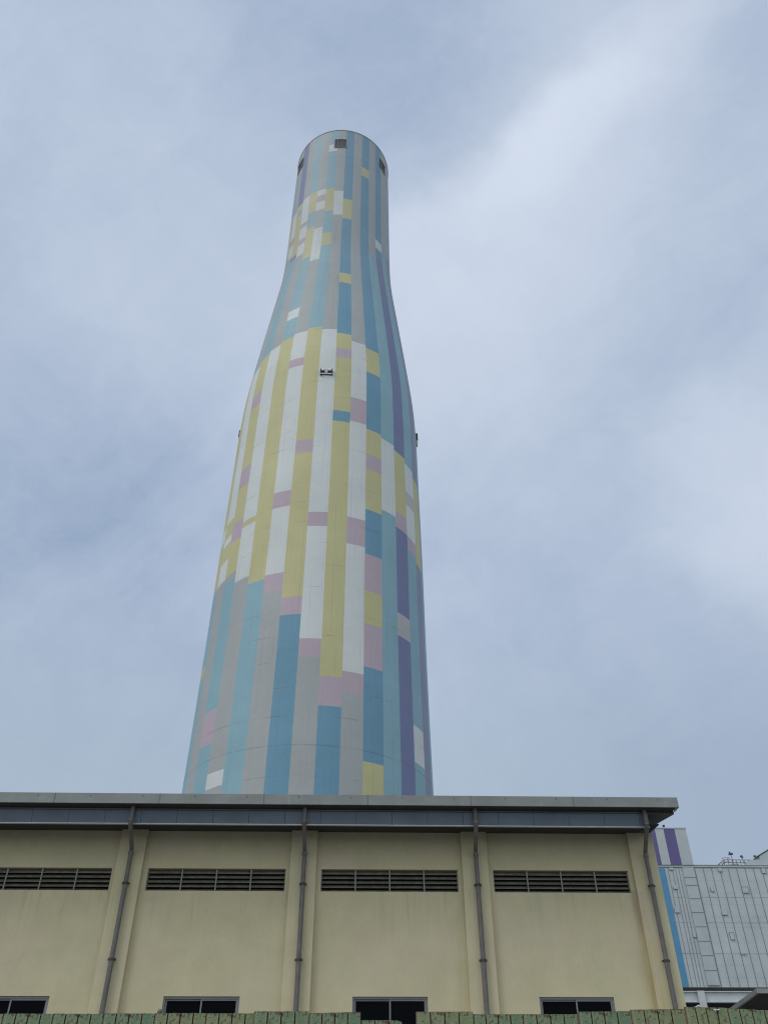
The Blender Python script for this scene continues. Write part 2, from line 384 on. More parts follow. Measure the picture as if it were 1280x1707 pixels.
# ================================================================== WAREHOUSE
D = 30.4529
wh = thing('warehouse', 'cream rendered warehouse with metal eaves, louvred vents and downpipes in front of the chimney', 'warehouse', (-1.5, D, 0))
def wx(x): return x + 1.5          # warehouse-local x
def build_w(mb, name, m, **kw):    # local mesh: y measured from the wall face, z absolute
    return mb.build(name, m, wh, **kw)
VZ0_ABS = 7.9297 + EY
def stains(n, co, col):
    s = n.sep(co)
    x = n.m('ADD', s[0], n.m('MULTIPLY', n.m('SUBTRACT', n.noise(n.v('MULTIPLY', co, (0.6, 0.6, 0.5)), 1.0, 4, 0.6), 0.5), 0.5))
    wob = n.rng(n.noise(n.v('MULTIPLY', co, (7.0, 7.0, 0.5)), 1.0, 4, 0.65), 0.35, 0.7, 0.25, 1.0)
    for xc, wd, zt, zb, am, c in ((wx(9.62), 0.24, 9.5, 7.6, 0.7, (0.36, 0.29, 0.10, 1)), (wx(9.52), 0.10, 9.6, 9.0, 1.0, (0.22, 0.15, 0.08, 1)),
                                  (wx(3.40), 0.20, 9.4, 7.5, 0.5, (0.46, 0.36, 0.20, 1)), (wx(-8.75), 0.2, 9.6, 8.5, 0.12, (0.4, 0.34, 0.22, 1)),
                                  (wx(6.1), 0.30, 9.55, 8.8, 0.4, (0.36, 0.34, 0.26, 1)), (wx(0.4), 0.25, 9.55, 8.9, 0.15, (0.36, 0.34, 0.26, 1))):
        dx = n.m('DIVIDE', n.m('SUBTRACT', x, xc), wd)
        gx = n.m('EXPONENT', n.m('MULTIPLY', n.m('MULTIPLY', dx, dx), -1.0))
        gz = n.rng(s[2], zt, zb, 0.0, 1.0) if zb < 8.5 else n.rng(s[2], zb - 1.2, zb, 0.0, 1.0)
        lim = n.rng(s[2], zt, zt + 0.05, 1.0, 0.0)
        k_ = n.m('MULTIPLY', n.m('MULTIPLY', n.m('MULTIPLY', gx, gz), n.m('MULTIPLY', wob, lim)), am)
        col = n.mix(k_, col, c)
    # ragged darker grey-green tone towards the wall top, faint pinkish patches of old repaint
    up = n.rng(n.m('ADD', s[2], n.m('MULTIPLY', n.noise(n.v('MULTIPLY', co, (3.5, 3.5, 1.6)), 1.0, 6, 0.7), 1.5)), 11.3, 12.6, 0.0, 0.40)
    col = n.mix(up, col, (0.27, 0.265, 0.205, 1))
    pk = n.rng(n.noise(co, 0.33, 4, 0.5), 0.48, 0.66, 0.0, 0.30)
    col = n.mix(pk, col, (0.60, 0.515, 0.415, 1))
    gr = n.rng(n.noise(n.v('ADD', co, (31.0, 5.0, 9.0)), 1.1, 6, 0.65), 0.5, 0.72, 0.0, 0.16)
    col = n.mix(gr, col, (0.42, 0.45, 0.33, 1))
    # drips below the vents, hairline cracks, rain marks
    dz = n.m('SUBTRACT', VZ0_ABS, s[2])
    drip = n.m('MULTIPLY', n.rng(n.noise(n.v('MULTIPLY', co, (6.0, 6.0, 0.25)), 1.0, 5, 0.7), 0.52, 0.74, 0.0, 0.42), n.m('MULTIPLY', n.rng(dz, 0.0, 0.04, 0.0, 1.0), n.rng(dz, 0.1, 2.2, 1.0, 0.0)))
    col = n.mix(drip, col, (0.30, 0.28, 0.20, 1))
    vo = n.n('ShaderNodeTexVoronoi'); vo.feature = 'DISTANCE_TO_EDGE'; vo.inputs['Scale'].default_value = 0.42
    n.put(vo.inputs['Vector'], n.v('ADD', co, n.v('SCALE', n.noise(co, 1.7, 5, 0.65, color=True), sc=0.9)))
    ck = n.m('MULTIPLY', n.rng(vo.outputs['Distance'], 0.0, 0.008, 1.0, 0.0), n.rng(n.noise(n.v('ADD', co, (9.0, 2.0, 4.0)), 0.5, 3, 0.5), 0.54, 0.64, 0.0, 0.18))
    col = n.mix(ck, col, (0.25, 0.23, 0.17, 1))
    sp = n.rng(n.noise(co, 14.0, 4, 0.7), 0.66, 0.80, 0.0, 0.25)
    col = n.mix(sp, col, (0.36, 0.35, 0.27, 1))
    return col
cream = mat('cream_render', (0.56, 0.508, 0.338), 0.88, var=0.07, scale=0.9, bump=0.35, bscale=28, spec=0.25, streak=0.05, extra=stains)
# wall with real openings, one bay beyond the left edge of the photograph too
BAYS = [-1, 0, 1, 2, 3]
VX0, VX1, VZ0, VZ1 = -13.2648, -8.4983, 7.9297 + EY, 8.6616 + EY
WX0, WX1, WZ0, WZ1 = -12.1003, -9.6882, 3.40 + EY, 4.7669 + EY
WT = 9.99 + EY
XL, XR = wx(-20.35), wx(10.551)
mb = MB(); th = 0.30
def wallpiece(x0, x1, z0, z1): mb.box(x0, x1, 0, th, z0, z1)
wallpiece(XL, XR, 0, WZ0); wallpiece(XL, XR, WZ1, VZ0); wallpiece(XL, XR, VZ1, WT)
xs = XL
for i in BAYS:
    wallpiece(xs, wx(WX0 + 6 * i), WZ0, WZ1); xs = wx(WX1 + 6 * i)
wallpiece(xs, XR, WZ0, WZ1); xs = XL
for i in BAYS:
    wallpiece(xs, wx(VX0 + 6 * i), VZ0, VZ1); xs = wx(VX1 + 6 * i)
wallpiece(xs, XR, VZ0, VZ1)
mb.box(XR - th, XR, th, 18, 0, WT); mb.box(XL, XL + th, th, 18, 0, WT); mb.box(XL + th, XR - th, 17.7, 18, 0, WT)
build_w(mb, 'wall', cream)
for i in range(-1, 5):                    # pilasters
    xr = wx(-13.4394 + 6 * i) if i < 4 else wx(10.551) + 0.003
    mb = MB(); mb.box(xr - 0.91, xr, -0.20, -0.0005, 0, WT - 0.003); mb.build('pilaster', cream, wh, bevel=0.012)
inside = mat('dark_interior', (0.012, 0.012, 0.013), 0.9)
slat_m = mat('weathered_louvre', (0.155, 0.143, 0.115), 0.7, var=0.35, scale=5, metal=0.0)
bar_m = mat('louvre_bar', (0.24, 0.24, 0.22), 0.6)
alu = mat('grey_aluminium', (0.20, 0.20, 0.215), 0.45, metal=0.35, var=0.08)
glass = bpy.data.materials.new('window_glass'); glass.use_nodes = True
_b = glass.node_tree.nodes['Principled BSDF']; _b.inputs['Base Color'].default_value = (0.004, 0.005, 0.007, 1); _b.inputs['Roughness'].default_value = 0.15
_b.inputs['Specular IOR Level'].default_value = 0.02
for i in BAYS:
    x0, x1 = wx(VX0 + 6 * i), wx(VX1 + 6 * i)
    mb = MB(); mb.cur = 0; mb.box(x0 - 0.02, x1 + 0.02, 0.302, 0.33, VZ0 - 0.02, VZ1 + 0.02)
    vb = mb.build('louvre_vent', inside, wh)
    for q in range(5):
        mb = MB()
        zc = VZ0 + 0.035 + q * 0.148; jit = rnd.uniform(-0.004, 0.004)
        mb.prism([(0.045 + jit, zc - 0.055), (0.055 + jit, zc - 0.058), (0.185, zc + 0.062), (0.175, zc + 0.066)], x0 + 0.015, x1 - 0.015)
        mb.box(x0 + 0.015, x1 - 0.015, 0.036 + jit, 0.0445 + jit, zc - 0.058, zc - 0.036)
        mb.build('slat', slat_m, vb)
    for q in (1, 2, 3):
        xc = x0 + (x1 - x0) * q / 4; mb = MB(); mb.box(xc - 0.022, xc + 0.022, 0.02, 0.05, VZ0 + 0.001, VZ1 - 0.03); mb.build('mullion', bar_m, vb)
    for xa_, xb_ in ((x0 + 0.001, x0 + 0.03), (x1 - 0.03, x1 - 0.001)):
        mb = MB(); mb.box(xa_, xb_, 0.06, 0.2, VZ0 + 0.001, VZ1 - 0.001); mb.build('jamb', bar_m, vb)
    x0, x1 = wx(WX0 + 6 * i), wx(WX1 + 6 * i)
    mb = MB(); fw = 0.06
    mb.box(x0 + .001, x0 + fw, 0.05, 0.17, WZ0 + .001, WZ1 - .001); mb.box(x1 - fw, x1 - .001, 0.05, 0.17, WZ0 + .001, WZ1 - .001)
    mb.box(x0 + fw, x1 - fw, 0.05, 0.17, WZ1 - fw - 0.005, WZ1 - .001); mb.box(x0 + fw, x1 - fw, 0.05, 0.17, WZ0 + .001, WZ0 + fw)
    wf = mb.build('window', alu, wh)
    mid = (x0 + x1) / 2
    for a_, b_, yy in ((x0 + fw, mid + 0.03, 0.125), (mid - 0.03, x1 - fw, 0.085)):
        mb = MB(); sw = 0.05
        za, zb = WZ0 + fw + .002, WZ1 - fw - 0.007
        mb.box(a_ + .002, a_ + sw, yy - 0.015, yy + 0.015, za, zb); mb.box(b_ - sw, b_ - .002, yy - 0.015, yy + 0.015, za, zb)
        mb.box(a_ + sw, b_ - sw, yy - 0.015, yy + 0.015, zb - 0.045, zb - .001); mb.box(a_ + sw, b_ - sw, yy - 0.015, yy + 0.015, za + .001, za + 0.05)
        mb.build('sash', alu, wf)
        mb = MB(); mb.box(a_ + sw - .004, b_ - sw + .004, yy - 0.004, yy + 0.004, za + 0.046, zb - 0.041); mb.build('pane', glass, wf)
    mb = MB(); mb.box(x0 - 0.05, x1 + 0.05, 0.302, 0.34, WZ0 - 0.05, WZ1 + 0.05); mb.build('interior', inside, wf)
# eaves: gutter fascia, panelled band, recessed soffit, sloping roof
def metal_fascia(n, co, col):
    s = n.sep(co)
    g1 = n.rng(n.noise(n.v('MULTIPLY', co, (0.5, 1.0, 9.0)), 1.0, 6, 0.65), 0.35, 0.7, 0.0, 0.45)
    col = n.mix(g1, col, (0.20, 0.21, 0.20, 1))
    g2 = n.rng(n.noise(n.v('MULTIPLY', co, (3.0, 1.0, 0.6)), 1.0, 5, 0.7), 0.55, 0.75, 0.0, 0.35)
    return n.mix(g2, col, (0.42, 0.43, 0.42, 1))
fas = mat('grey_sheet_fascia', (0.22, 0.235, 0.235), 0.5, metal=0.25, var=0.15, scale=1.1, extra=metal_fascia)
band = mat('blue_grey_panel', (0.135, 0.172, 0.225), 0.42, metal=0.15, var=0.14, scale=0.8, spec=0.5, streak=0.15)
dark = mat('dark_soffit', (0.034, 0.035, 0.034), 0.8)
rfm = mat('roof_sheet', (0.30, 0.31, 0.31), 0.5, metal=0.3)
seam_dark = mat('fascia_joint', (0.10, 0.105, 0.105), 0.6)
GL, GR = wx(-21.0), wx(11.065)
GF = 28.5 - D; GZ0, GZ1 = 10.222 + EY, 10.563 + EY
joints = [wx(-6.817 + 3.56 * i) for i in range(-4, 6)]
xs = [GL] + [j for j in joints if GL < j < GR - 0.3] + [GR]
for a_, b_ in zip(xs, xs[1:]):
    mb = MB(); j = 0.004
    mb.prism([(GF, GZ0), (GF + 0.05, GZ0), (GF + 0.05, GZ0 + 0.02), (GF + 0.02, GZ0 + 0.02), (GF + 0.02, GZ1 - 0.02), (GF + 0.06, GZ1 - 0.02), (GF + 0.06, GZ1), (GF, GZ1)], a_ + j, b_ - j)
    gp = mb.build('gutter_fascia', fas, wh)
    mb = MB()
    mb.box(b_ - 0.008, b_ + 0.012, GF - 0.006, GF - 0.0015, GZ0 + 0.001, GZ1 - 0.001)
    x = a_ + 1.2
    while x < b_ - 0.5:
        mb_ = MB(); mb_.box(x - 0.014, x + 0.014, GF - 0.016, GF - 0.0015, GZ1 - 0.10, GZ1 - 0.07); mb_.build('rivet', seam_dark, gp); x += 1.78
    if b_ < GR - 0.1: mb.build('joint_strip', seam_dark, gp)
mb = MB(); mb.box(GR - 0.003, GR + 0.02, GF - 0.004, GF + 0.47, GZ0 - 0.003, GZ1 + 0.003); mb.build('gutter_end', fas, wh)
# near-black gutter underside, the shadow gap painted into its colour
mb = MB(); mb.box(GL, GR - 0.06, GF + 0.052, GF + 0.62, GZ0 + 0.012, GZ0 + 0.05); mb.box(GL, GR - 0.06, GF + 0.44, GF + 0.466, GZ0 - 0.02, GZ0 + 0.011); mb.build('gutter_gap_shade', dark, wh)
BT, BB = GZ0 - 0.02, 9.735 + EY
YB0, YB1 = 28.97 - D, 29.08 - D
BR = wx(10.12)
x = wx(-11.173) - 1.233 * 8
while x < BR - 0.05:
    a_, b_ = x, min(x + 1.233, BR)
    mb = MB(); j = 0.006
    q = rnd.uniform(-0.002, 0.002)
    mb.prism([(YB0 + q, BT), (YB1 + q, BB + 0.012), (YB1 + 0.04, BB + 0.012), (YB0 + 0.04, BT)], a_ + j, b_ - j)
    mb.build('band_panel', band, wh); x += 1.233
mb = MB(); mb.prism([(YB1 - 0.012, BB - 0.018), (YB1 + 0.09, BB - 0.018), (YB1 + 0.09, BB + 0.010), (YB1 - 0.012, BB + 0.010)], XL, BR + 0.01)
mb.build('drip_trim', mat('pale_trim', (0.50, 0.53, 0.55), 0.4, metal=0.2), wh)
sl_ = 0.168
def under(y): return 10.045 + EY + sl_ * (y - (28.5 - D))     # underside of the roof deck
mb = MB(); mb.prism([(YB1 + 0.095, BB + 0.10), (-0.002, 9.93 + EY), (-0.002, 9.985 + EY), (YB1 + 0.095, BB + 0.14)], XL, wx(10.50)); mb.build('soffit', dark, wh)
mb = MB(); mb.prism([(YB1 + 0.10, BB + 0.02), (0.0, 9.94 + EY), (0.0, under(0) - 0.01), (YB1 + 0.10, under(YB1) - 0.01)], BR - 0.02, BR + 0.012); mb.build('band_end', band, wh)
ye = 18.6
mb = MB(); y0 = GF + 0.44
mb.prism([(y0, under(y0) + 0.14), (ye, under(ye) + 0.0), (ye, under(ye) + 0.35), (y0, under(y0) + 0.44)], GL, wx(11.05) - 0.02); mb.build('roof', rfm, wh)
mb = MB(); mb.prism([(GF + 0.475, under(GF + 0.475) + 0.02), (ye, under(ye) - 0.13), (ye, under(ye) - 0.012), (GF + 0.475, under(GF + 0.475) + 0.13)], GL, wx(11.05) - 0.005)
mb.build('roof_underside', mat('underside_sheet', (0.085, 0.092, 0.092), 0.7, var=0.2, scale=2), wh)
mb = MB(); mb.prism([(0.0, WT - 0.001), (18, WT - 0.001), (18, under(18) - 0.14), (0.0, under(0.0) - 0.115)], XR - 0.3, XR - 0.001); mb.build('gable_wall', cream, wh)
# downpipes
pipe_m = mat('grey_pvc_pipe', (0.135, 0.125, 0.125), 0.55, var=0.25, scale=2.5, streak=0.4)
iron = mat('rusty_bracket', (0.07, 0.055, 0.045), 0.8)
for i in range(-1, 5):
    xg = wx((-7.745, -1.85, 4.036, 9.955)[i - 1]) if 1 <= i <= 4 else wx(-7.745 - 5.93 * (1 - i))
    xw = wx((-7.865, -1.860, 4.130, 10.14)[i - 1]) if 1 <= i <= 4 else wx(-7.865 - 6.0 * (1 - i))
    yg, yw = 28.85 - D, 30.1 - D
    mb = MB(); mb.tube([(xg, yg, GZ0 + 0.01), (xg, yg, 9.74 + EY), (xg * .97 + xw * .03, yg + 0.04, 9.66 + EY),
                        (xg * .05 + xw * .95, yw - 0.05, 9.20 + EY), (xw, yw, 9.08 + EY), (xw, yw, 8.0 + EY)], 0.073, 14)
    dp = mb.build('downpipe', pipe_m, wh, smooth=True)
    mb = MB(); mb.tube([(xw, yw, 8.06 + EY), (xw, yw, 5.72 + EY)], 0.079, 14); mb.tube([(xw, yw, 5.76 + EY), (xw, yw, 0.1)], 0.083, 14)
    mb.build('pipe_length', pipe_m, dp, smooth=True)
    for zc in (8.07, 5.75, 3.4):
        mb = MB(); mb.tube([(xw, yw, zc + EY - 0.035), (xw, yw, zc + EY + 0.035)], 0.103, 14)
        mb.box(xw - 0.13, xw + 0.13, yw + 0.02, yw + 0.06, zc + EY - 0.03, zc + EY + 0.03); mb.box(xw - 0.02, xw + 0.02, yw + 0.061, -0.2, zc + EY - 0.02, zc + EY + 0.02)
        mb.build('bracket', iron, dp)
    mb = MB(); mb.tube([(xw, yw, 9.03 + EY), (xw, yw, 9.11 + EY)], 0.09, 14); mb.build('elbow_collar', pipe_m, dp, smooth=True)
    mb = MB(); mb.tube([(xg, yg, 9.73 + EY), (xg, yg, 9.80 + EY)], 0.09, 14)
    mb.build('elbow_collar', pipe_m, dp, smooth=True)

# ================================================================== PLANT HALL, far right
PY = 75.0
ph = thing('plant_hall', 'grey ribbed metal plant hall with purple striped upper block, behind the warehouse at right', 'industrial building', (30, PY, 0))
def px_(x): return x - 30
def clad(n, co, col):
    s = n.sep(co)
    pr = n.m('FRACT', n.m('DIVIDE', n.m('ADD', s[0], 30.05), 0.1475)); w1 = n.m('ABSOLUTE', n.m('SUBTRACT', pr, 0.5))
    col = n.mix(n.rng(w1, 0.30, 0.5, 0.0, 0.30), col, (0.20, 0.23, 0.25, 1))
    dots = None
    for zz in (21.34, 20.54, 19.58, 18.62, 17.66, 16.86, 15.70, 14.84, 14.03, 13.11):
        q = n.rng(n.m('ABSOLUTE', n.m('SUBTRACT', s[2], zz + EY)), 0.025, 0.06, 1.0, 0.0)
        dots = q if dots is None else n.m('MAXIMUM', dots, q)
    dx = n.rng(w1, 0.36, 0.46, 0.0, 1.0)
    col = n.mix(n.m('MULTIPLY', n.m('MULTIPLY', dots, dx), 0.55), col, (0.10, 0.11, 0.12, 1))
    lap = None
    for zz in (19.20, 17.21, 14.88):
        q = n.rng(n.m('ABSOLUTE', n.m('SUBTRACT', s[2], zz + EY)), 0.02, 0.055, 1.0, 0.0)
        lap = q if lap is None else n.m('MAXIMUM', lap, q)
    col = n.mix(n.m('MULTIPLY', lap, n.rng(n.noise(co, 0.8, 5, 0.6), 0.35, 0.6, 0.15, 0.6)), col, (0.17, 0.19, 0.20, 1))
    return n.mix(n.rng(n.noise(n.v('MULTIPLY', co, (2.2, 2.2, 0.25)), 1.0, 5, 0.65), 0.5, 0.75, 0.0, 0.2), col, (0.50, 0.50, 0.50, 1))
cladm = mat('grey_ribbed_cladding', (0.46, 0.51, 0.54), 0.5, metal=0.15, var=0.10, scale=0.5, extra=clad)
flat = mat('grey_flat_sheet', (0.42, 0.465, 0.49), 0.5, metal=0.15, var=0.08, scale=0.7)
blue = mat('blue_paint', (0.08, 0.255, 0.44), 0.5, var=0.06)
seam = mat('dark_seam', (0.20, 0.225, 0.24), 0.6)
pale = mat('pale_sheet', (0.44, 0.475, 0.49), 0.5, metal=0.1, var=0.05)
purple = mat('purple_paint', (0.11, 0.088, 0.25), 0.5, var=0.06)
top, bot = 21.66 + EY, 12.45 + EY
mb = MB(); mb.box(px_(14), px_(60), 0, 24, bot, top); mb.build('cladding_wall', cladm, ph)
mb = MB(); mb.box(px_(14), px_(60), -0.06, 0.5, top + .002, top + 0.13); mb.build('parapet_cap', flat, ph)
mb = MB(); mb.box(px_(29.3), px_(60), -0.08, 0.5, top + 0.132, top + 0.19); mb.build('parapet_edge', seam, ph)
mb = MB(); mb.box(px_(14), px_(60), -0.03, 0.4, top - 0.05, top - 0.001); mb.build('parapet_dark_strip', seam, ph)  # dark strip along the underside of the parapet cap
mb = MB(); mb.box(px_(25.6), px_(26.68), -0.05, -0.002, bot + 0.002, top - 0.053); mb.build('blue_stripe', blue, ph)
for x in [26.95, 27.35, 27.62, 27.9] + [29.32 + 0.737 * i for i in range(24)]:
    w_ = 0.010 if x < 28 else 0.016
    mb = MB(); mb.box(px_(x) - w_, px_(x) + w_, -0.04, -0.001, bot + 0.01, top - 0.054); mb.build('seam_rib', seam, ph)
mb = MB(); mb.box(px_(28.2), px_(29.17), -0.16, -0.001, bot + 0.12, top - 0.056); st = mb.build('duct_cover', flat, ph)
for zz in (20.787, 20.139, 19.068, 17.979, 16.873, 15.781, 14.71, 13.625):
    mb = MB(); mb.box(px_(28.19), px_(29.18), -0.185, -0.162, zz + EY - 0.02, zz + EY + 0.015); mb.build('joint_strip', seam, st)
for (xa, za), (xb, zb), full in (((33.032, 20.042), (33.539, 19.581), 1), ((31.006, 16.438), (31.31, 15.931), 1), ((35.16, 21.60), (35.5, 21.2), 1),
        ((31.375, 21.6), (31.667, 21.317), 0), ((30.295, 20.128), (30.553, 19.685), 0), ((30.787, 18.354), (31.222, 17.83), 0),
        ((27.074, 21.6), (27.411, 21.446), 0), ((27.097, 20.142), (27.426, 19.866), 0), ((26.8, 18.471), (27.2, 17.994), 0), ((27.9, 16.55), (28.15, 16.1), 0),
        ((38.2, 18.9), (38.7, 18.4), 1), ((31.5, 14.85), (31.95, 14.83), 0)):
    xa, xb, za, zb = px_(xa), px_(xb), za + EY, zb + EY
    mb = MB(); mb.box(xa, xb, -0.065, -0.042, zb, za); h = mb.build('wall_hatch', cladm, ph)
    mb = MB(); t = 0.03
    mb.box(xa - t, xb + t, -0.080, -0.043, zb - t * 1.2, zb - .001)
    if full:
        mb.box(xa - t, xb + t, -0.080, -0.043, za + .001, za + t); mb.box(xa - t, xa - .001, -0.080, -0.043, zb, za); mb.box(xb + .001, xb + t, -0.080, -0.043, zb, za)
    else: mb.box(xa - t, xa - .001, -0.075, -0.043, zb, za - (za - zb) * .5)
    mb.build('frame', seam, h)
# upper block
bz0, bz1 = top + 0.17, 24.93 + EY
for a_, b_, m_, nm in ((22.0, 24.6, pale, 'white_panel'), (24.6, 25.55, purple, 'purple_panel'), (25.55, 25.75, pale, 'white_panel'), (25.75, 26.49, purple, 'purple_panel'), (26.49, 27.275, pale, 'white_panel'), (27.275, 28.26, purple, 'purple_panel'), (28.26, 29.29, flat, 'grey_panel')):
    mb = MB(); mb.box(px_(a_), px_(b_) - 0.004, -0.10, 0.3, bz0, bz1); mb.build(nm, m_, ph)
mb = MB(); mb.box(px_(22.01), px_(29.28), 0.302, 9, bz0, bz1 - 0.01); mb.build('upper_block', flat, ph)
mb = MB(); mb.box(px_(21.95), px_(29.33), -0.14, 9.05, bz1 + .002, bz1 + 0.09); mb.build('block_coping', flat, ph)
mb = MB(); mb.box(px_(22), px_(29.3), -0.12, 0.3, top + 0.162, top + 0.169); mb.build('base_flashing', seam, ph)
mb = MB(); mb.tube([(px_(27.5), 0.3, bz1 + 0.08), (px_(27.5), 0.3, bz1 + 0.30)], 0.025, 6); mb.box(px_(27.42), px_(27.58), 0.2, 0.4, bz1 + 0.30, bz1 + 0.44); mb.build('roof_lamp', black, ph)
# below the cladding: shaded undercroft with beam and post
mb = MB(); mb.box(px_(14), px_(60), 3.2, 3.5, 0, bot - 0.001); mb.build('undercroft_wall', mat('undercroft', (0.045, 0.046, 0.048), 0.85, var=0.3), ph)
beamm = mat('pale_beam', (0.50, 0.54, 0.56), 0.55, var=0.08)
mb = MB(); mb.box(px_(14), px_(60), -0.20, 0.2, 12.09 + EY, 12.15 + EY); mb.box(px_(14), px_(60), -0.05, 0.05, 11.42 + EY, 12.089 + EY); mb.box(px_(14), px_(60), -0.20, 0.2, 11.36 + EY, 11.419 + EY); mb.build('steel_beam', beamm, ph)
for xx in (27.45, 39.5, 17.0):
    mb = MB(); mb.box(px_(xx) - 0.28, px_(xx) + 0.28, -0.30, -0.201, 0, 12.16 + EY); mb.box(px_(xx) - 0.05, px_(xx) + 0.05, -0.199, 0.6, 0, 11.35 + EY); mb.build('steel_post', beamm, ph)
mb = MB(); mb.tube([(px_(26.55), -0.2, 10.6 + EY), (px_(26.75), -0.25, 11.0 + EY), (px_(27.0), -0.3, 11.12 + EY), (px_(27.16), -0.3, 11.05 + EY)], 0.06, 8)
mb.tube([(px_(26.8), -0.28, 10.7 + EY), (px_(27.05), -0.32, 10.9 + EY), (px_(27.16), -0.3, 10.85 + EY)], 0.05, 8); mb.build('cable_elbow', lampwhite, ph, smooth=True)
# rooftop gear
RY = 4.0
mb = MB(); mb.box(px_(37.23), px_(50), RY, RY + 5, top + 0.1, 23.85 + EY)
mb.add([(px_(37.23), RY, 23.852 + EY), (px_(43), RY, 23.852 + EY), (px_(43), RY, 26.7 + EY), (px_(37.23), RY + 5, 23.852 + EY), (px_(43), RY + 5, 23.852 + EY), (px_(43), RY + 5, 26.7 + EY)],
       [(0, 1, 2), (3, 5, 4), (0, 2, 5, 3), (1, 4, 5, 2), (0, 3, 4, 1)])
mb.build('roof_house', flat, ph)
mb = MB(); mb.add([(px_(37.12), RY - 0.05, 23.86 + EY), (px_(43.1), RY - 0.05, 26.81 + EY), (px_(43.1), RY - 0.05, 26.89 + EY), (px_(37.12), RY - 0.05, 23.93 + EY),
                   (px_(37.12), RY + 5.05, 23.86 + EY), (px_(43.1), RY + 5.05, 26.81 + EY), (px_(43.1), RY + 5.05, 26.89 + EY), (px_(37.12), RY + 5.05, 23.93 + EY)],
                  [(0, 1, 2, 3), (4, 7, 6, 5), (0, 4, 5, 1), (3, 2, 6, 7), (0, 3, 7, 4), (1, 5, 6, 2)]); mb.build('roof_verge', seam, ph)
mb = MB(); mb.prism([(RY - 0.8, top + 0.1), (RY - 0.1, top + 0.1), (RY - 0.1, 23.28 + EY), (RY - 0.8, 23.28 + EY)], px_(35.95), px_(37.2))
mb.add([(px_(35.35), RY - 0.8, top + 0.1), (px_(35.948), RY - 0.8, top + 0.1), (px_(35.948), RY - 0.8, 23.27 + EY), (px_(35.35), RY - 0.1, top + 0.1), (px_(35.948), RY - 0.1, top + 0.1), (px_(35.948), RY - 0.1, 23.27 + EY), (px_(35.35), RY - 0.8, 22.9 + EY), (px_(35.35), RY - 0.1, 22.9 + EY)],
       [(0, 1, 2, 6), (3, 7, 5, 4), (6, 2, 5, 7), (0, 6, 7, 3), (1, 4, 5, 2)]); mb.build('roof_duct', flat, ph)
railm = mat('rusty_cream_rail', (0.22, 0.17, 0.12), 0.7, var=0.45, scale=4)
mb = MB()
for zz in (23.49, 23.25): mb.tube([(px_(33.8), RY, zz + EY), (px_(37.2), RY, zz + EY)], 0.034, 6); mb.tube([(px_(33.8), RY + 2.5, zz + EY), (px_(37.2), RY + 2.5, zz + EY)], 0.034, 6); mb.tube([(px_(33.8), RY, zz + EY), (px_(33.8), RY + 2.5, zz + EY)], 0.034, 6)
for i in range(10):
    xx = px_(33.8) + i * 0.377
    mb.tube([(xx, RY, 22.4 + EY), (xx, RY, 23.49 + EY)], 0.034, 6); mb.tube([(xx, RY + 2.5, 22.4 + EY), (xx, RY + 2.5, 23.49 + EY)], 0.034, 6)
for i in range(1, 4): mb.tube([(px_(33.8), RY + i * .62, 22.4 + EY), (px_(33.8), RY + i * .62, 23.49 + EY)], 0.034, 6)
# caged ladder hoops at the left end
for zz in (22.9, 23.2, 23.55): mb.tube([(px_(33.72), RY, zz + EY), (px_(33.60), RY - 0.25, zz + EY), (px_(33.75), RY - 0.5, zz + EY), (px_(34.1), RY - 0.5, zz + EY), (px_(34.25), RY - 0.25, zz + EY), (px_(34.15), RY, zz + EY)], 0.02, 6)
mb.tube([(px_(33.62), RY - 0.25, 22.6 + EY), (px_(33.62), RY - 0.25, 23.58 + EY)], 0.02, 6); mb.tube([(px_(33.95), RY - 0.5, 22.6 + EY), (px_(33.95), RY - 0.5, 23.58 + EY)], 0.02, 6)
rl = mb.build('roof_railing', railm, ph)
creamp = mat('cream_plant_paint', (0.66, 0.58, 0.42), 0.6, var=0.2, scale=3)
mb = MB(); mb.box(px_(34.3), px_(35.9), RY + 0.4, RY + 2.2, 22.3 + EY, 23.08 + EY); mb.box(px_(34.5), px_(35.2), RY + 0.2, RY + 1.2, 23.081 + EY, 23.22 + EY); mb.tube([(px_(34.0), RY + 0.3, 23.0 + EY), (px_(36.2), RY + 0.3, 23.0 + EY)], 0.07, 8); mb.build('roof_fan_unit', creamp, ph, bevel=0.03)
for xx, zt, big in ((34.56, 23.96, 1), (35.52, 23.74, 0), (36.78, 23.76, 0)):
    mb = MB(); mb.tube([(px_(xx) + 0.06, RY - 0.05, 23.1 + EY), (px_(xx), RY - 0.05, zt + EY)], 0.03, 6)
    fl = mb.build('floodlight', seam, ph)
    mb = MB()
    if big: mb.box(px_(xx) - 0.17, px_(xx) + 0.17, RY - 0.2, RY + 0.1, zt - 0.02 + EY, zt + 0.10 + EY); mb.tube([(px_(xx) - 0.05, RY, zt + .11 + EY), (px_(xx) - 0.05, RY, zt + .26 + EY)], 0.07, 8)
    else: mb.add([(px_(xx) - .13, RY - .15, zt + .10 + EY), (px_(xx) + .02, RY - .15, zt + .16 + EY), (px_(xx) + .12, RY - .15, zt - .08 + EY), (px_(xx) + .02, RY - .15, zt - .10 + EY),
                  (px_(xx) - .13, RY + .05, zt + .10 + EY), (px_(xx) + .02, RY + .05, zt + .16 + EY), (px_(xx) + .12, RY + .05, zt - .08 + EY), (px_(xx) + .02, RY + .05, zt - .10 + EY)],
                 [(0, 1, 2, 3), (4, 7, 6, 5), (0, 4, 5, 1), (1, 5, 6, 2), (2, 6, 7, 3), (3, 7, 4, 0)])
    mb.build('lamp_head', grille, fl)

